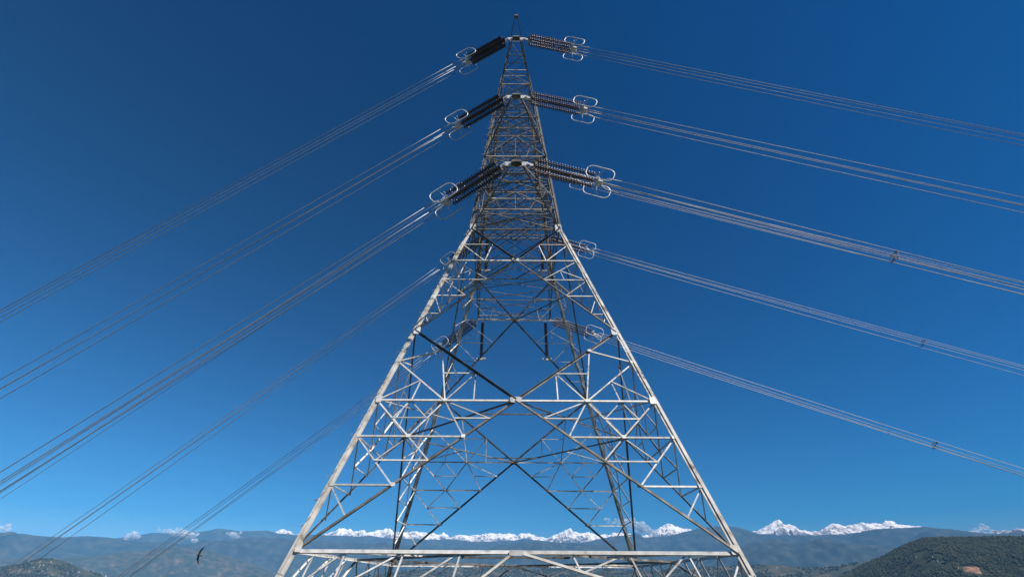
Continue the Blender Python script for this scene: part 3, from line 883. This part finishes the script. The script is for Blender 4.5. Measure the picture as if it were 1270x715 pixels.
# bare red earth cut into the forest hill: a bank with its own broken rim
def earth_cut():
    n, m = 30, 12
    az = np.linspace(SCAR_AZ - 0.52, SCAR_AZ + 0.58, n); r = np.linspace(SCAR_R - 45, SCAR_R + 12, m)
    A_, R_ = np.meshgrid(az, r, indexing='ij')
    Z_ = sample(GRID_FOR, A_.ravel(), R_.ravel()).reshape(A_.shape)
    e = np.minimum(np.minimum(np.linspace(0, 1, n)[:, None], np.linspace(1, 0, n)[:, None]) * 4, np.minimum(np.linspace(0, 1, m)[None], np.linspace(1, 0, m)[None]) * 4)
    e = np.clip(e + 0.35 * fbm(A_ * 2.2, R_ / 22, 4, 5), -0.3, 1)
    Z_ = Z_ + 5.5 * e - 1.0 + 1.6 * fbm(A_ * 6, R_ / 9, 3, 6)
    a = np.radians(A_)
    EARTH = noise_mat('red_earth', [(0.3, (0.09, 0.050, 0.034)), (0.5, (0.17, 0.095, 0.065)), (0.72, (0.30, 0.19, 0.135))], 0.09, 6, 0.95, 0, 0, 0, spec=0.1)
    return grid_mesh('earth_bank', R_ * np.sin(a), R_ * np.cos(a), Z_, EARTH)
earth_cut()

WALLS = [noise_mat('house_wall_%s' % n, [(0.3, tuple(x * .85 for x in c)), (0.7, c)], 0.5, 3, 0.85) for n, c in
         (('white', (0.45, 0.44, 0.43)), ('cream', (0.32, 0.28, 0.22)), ('brick', (0.20, 0.12, 0.09)), ('grey', (0.22, 0.22, 0.22)))]
ROOF = noise_mat('house_roof', [(0.3, (0.20, 0.19, 0.18)), (0.7, (0.34, 0.31, 0.28))], 0.6, 3, 0.9)
PANE = noise_mat('house_window', [(0.3, (0.03, 0.035, 0.045)), (0.7, (0.06, 0.07, 0.08))], 1, 2, 0.25)
def house_mesh(i, w, d, h):
    mb = MB()
    mb.box((0, 0, h / 2 - 2), (w, d, h + 4))
    mb.box((w * .2, d * .15, h + 1.1), (w * .38, d * .45, 2.2))
    nw = len(mb.f)
    mb.box((0, 0, h + 0.12), (w + 1.0, d + 1.0, 0.24)); mb.box((w * .2, d * .15, h + 2.3), (w * .45, d * .5, 0.2))
    nr = len(mb.f)
    for fl in range(int(h // 3)):
        for c in (-.3, 0, .3): mb.box((c * w, -d / 2 - 0.02, fl * 3 + 1.6), (w * .14, 0.1, 1.3))
    o = mesh_obj('house', mb.v, mb.f, [WALLS[i], ROOF, PANE])
    ml = [0] * nw + [1] * (nr - nw) + [2] * (len(mb.f) - nr)
    o.data.polygons.foreach_set('material_index', ml)
    me = o.data; bpy.data.objects.remove(o)
    return me
HM = [[house_mesh(i, w, d, h) for w, d, h in ((9, 8, 6.5), (11, 9, 9.5), (8, 9, 12.5))] for i in range(4)]
NAMES = ['white', 'cream', 'brick red', 'grey']
def houses(n, grid, az_r, r_r, place, group, wts, zoom=1.0, thr=-1):
    k = 0
    while k < n:
        az, r = random.uniform(*az_r), random.uniform(*r_r)
        x, y = r * math.sin(math.radians(az)), r * math.cos(math.radians(az))
        if fbm(np.array([x / 140]), np.array([y / 140]), 3, 77)[0] < thr: continue
        z = float(sample(grid, np.array([az]), np.array([r]))[0])
        if z < -30: continue
        i = random.choices(range(4), wts)[0]
        o = bpy.data.objects.new('house', random.choice(HM[i])); COL.objects.link(o)
        o.location = (x, y, z); o.rotation_euler.z = math.radians(-az + random.uniform(-35, 35))
        o.scale = [zoom * random.uniform(0.85, 1.25)] * 3
        tag(o, 'tiny %s walled flat roofed house on the %s' % (NAMES[i], place), 'house', group)
        k += 1
houses(120, GRID_TOWN, (-46, -36), (3150, 3600), 'hazy town hill at the lower left', 'houses on the left town hill', (2, 4, 3, 4), 0.55)
houses(70, GRID_FOOT, (-14, 36), (3900, 4380), 'low wooded foothills behind the tower', 'houses on the foothills', (3, 3, 2, 3), 0.7)
houses(26, GRID_FOR, (34.5, 40.3), (1850, 2330), 'lower slope of the dark forest hill', 'houses on the forest hill', (2, 3, 3, 2), 0.5)

# ------------------------------------------------------------------ clouds
def cloud_mat():
    m, nt, b = new_mat('cloud_white')
    tc = nt.nodes.new('ShaderNodeTexCoord')
    nz = nt.nodes.new('ShaderNodeTexNoise'); nz.inputs['Scale'].default_value = 0.010; nz.inputs['Detail'].default_value = 5; nz.inputs['Roughness'].default_value = 0.6
    nt.links.new(tc.outputs['Object'], nz.inputs['Vector'])
    mr = nt.nodes.new('ShaderNodeMapRange'); mr.inputs['From Min'].default_value = 0.36; mr.inputs['From Max'].default_value = 0.60
    mr.inputs['To Min'].default_value = 0.04; mr.inputs['To Max'].default_value = 0.4
    nt.links.new(nz.outputs[0], mr.inputs['Value'])
    df = nt.nodes.new('ShaderNodeBsdfDiffuse'); df.inputs[0].default_value = (0.86, 0.85, 0.85, 1)
    tl = nt.nodes.new('ShaderNodeBsdfTranslucent'); tl.inputs[0].default_value = (0.86, 0.85, 0.85, 1)
    m1 = nt.nodes.new('ShaderNodeMixShader'); m1.inputs[0].default_value = 0.4
    nt.links.new(df.outputs[0], m1.inputs[1]); nt.links.new(tl.outputs[0], m1.inputs[2])
    tr = nt.nodes.new('ShaderNodeBsdfTransparent')
    m2 = nt.nodes.new('ShaderNodeMixShader')
    nt.links.new(mr.outputs[0], m2.inputs[0]); nt.links.new(tr.outputs[0], m2.inputs[1]); nt.links.new(m1.outputs[0], m2.inputs[2])
    nt.links.new(m2.outputs[0], nt.nodes['Material Output'].inputs[0])
    return m
CLOUD = cloud_mat()
def cloud(pts, label, n=40, seed=1):
    """puffs strung along (bearing, tangent of elevation, distance, radius) points"""
    rs = np.random.default_rng(seed)
    bm = bmesh.new(); bmesh.ops.create_icosphere(bm, subdivisions=3, radius=1.0)
    SV = np.array([x.co[:] for x in bm.verts]); SF = np.array([[q.index for q in p.verts] for p in bm.faces]); bm.free()
    vs, fs = [], []
    az = np.array([p[0] for p in pts]); el = np.array([p[1] for p in pts]); D = np.array([p[2] for p in pts]); rad = np.array([p[3] for p in pts])
    c0 = None
    tt = np.linspace(0, len(pts) - 1, n)
    for i, t in enumerate(tt):
        a, e, d, r = [np.interp(t, np.arange(len(pts)), q) for q in (az, el, D, rad)]
        a = math.radians(a)
        c = np.array([d * math.sin(a), d * math.cos(a), d * e]) + rs.normal(0, 1, 3) * r * np.array([0.55, 0.55, 0.36])
        rr = r * rs.uniform(0.22, 0.62)
        if c0 is None: c0 = c
        nrm = 1 + 0.30 * fbm(SV[:, 0] * 1.6 + i * 3.1, SV[:, 1] * 1.6 + SV[:, 2] * 1.1, 4, seed + i)[:, None]
        vs.append(SV * nrm * rr * np.array([1.2, 1.2, 0.75]) + c - c0); fs.append(SF + i * len(SV))
    o = raw_mesh('cloud', np.concatenate(vs), np.concatenate(fs), CLOUD, None, True)
    o.location = c0
    tag(o, label, 'cloud', 'small clouds over the ridges')
    return o
DC = 11200
cloud([(-36.75, .0578, DC, 75), (-36.0, .0578, DC, 75)], 'compact white cloud resting on the left ridge crest', 16, 3)
cloud([(-34.6, .0685, DC, 55), (-33.4, .0672, DC, 70), (-32.5, .066, DC, 100), (-31.9, .061, DC, 80), (-31.4, .0545, DC, 55)], 'long white cloud trailing down the slope above the bird', 40, 4)
cloud([(-28.7, .0685, DC, 80), (-28.1, .0645, DC, 60)], 'small round white cloud between the bird and the tower leg', 16, 5)
cloud([(-45.2, .0605, DC, 80), (-44.6, .0612, DC, 70)], 'faint cloud at the left edge above the hazy ridge', 8, 6)
DC = 14000
cloud([(10.6, .105, DC, 70), (12.3, .101, DC, 100), (13.4, .0975, DC, 160), (14.5, .089, DC, 170), (15.4, .0815, DC, 120), (15.9, .078, DC, 70)], 'sloping white cloud plume beside the right rear leg of the tower', 60, 7)
cloud([(42.5, .0668, DC, 115), (43.2, .0662, DC, 100)], 'rounded cloud behind the forest hill at the right', 18, 8)

# ------------------------------------------------------------------ haze
def haze():
    m = bpy.data.materials.new('haze'); m.use_nodes = True
    nt = m.node_tree; nt.nodes.clear()
    out = nt.nodes.new('ShaderNodeOutputMaterial'); pv = nt.nodes.new('ShaderNodeVolumePrincipled')
    pv.inputs['Color'].default_value = (0.19, 0.53, 1.0, 1)
    pv.inputs['Density'].default_value = 1 / 17500
    pv.inputs['Density Attribute'].default_value = ''
    pv.inputs['Anisotropy'].default_value = -0.3
    nt.links.new(pv.outputs[0], out.inputs['Volume'])
    mb = MB(); z0, z1 = FLOOR - 60, 1600
    mb.box((0, 0, (z0 + z1) / 2), (52000, 52000, z1 - z0))
    o = mb.build('haze', m)
    o['kind'] = 'stuff'
    fix_normals(o)
haze()
print('MEMBERS', COUNT, 'objects', len(bpy.data.objects))
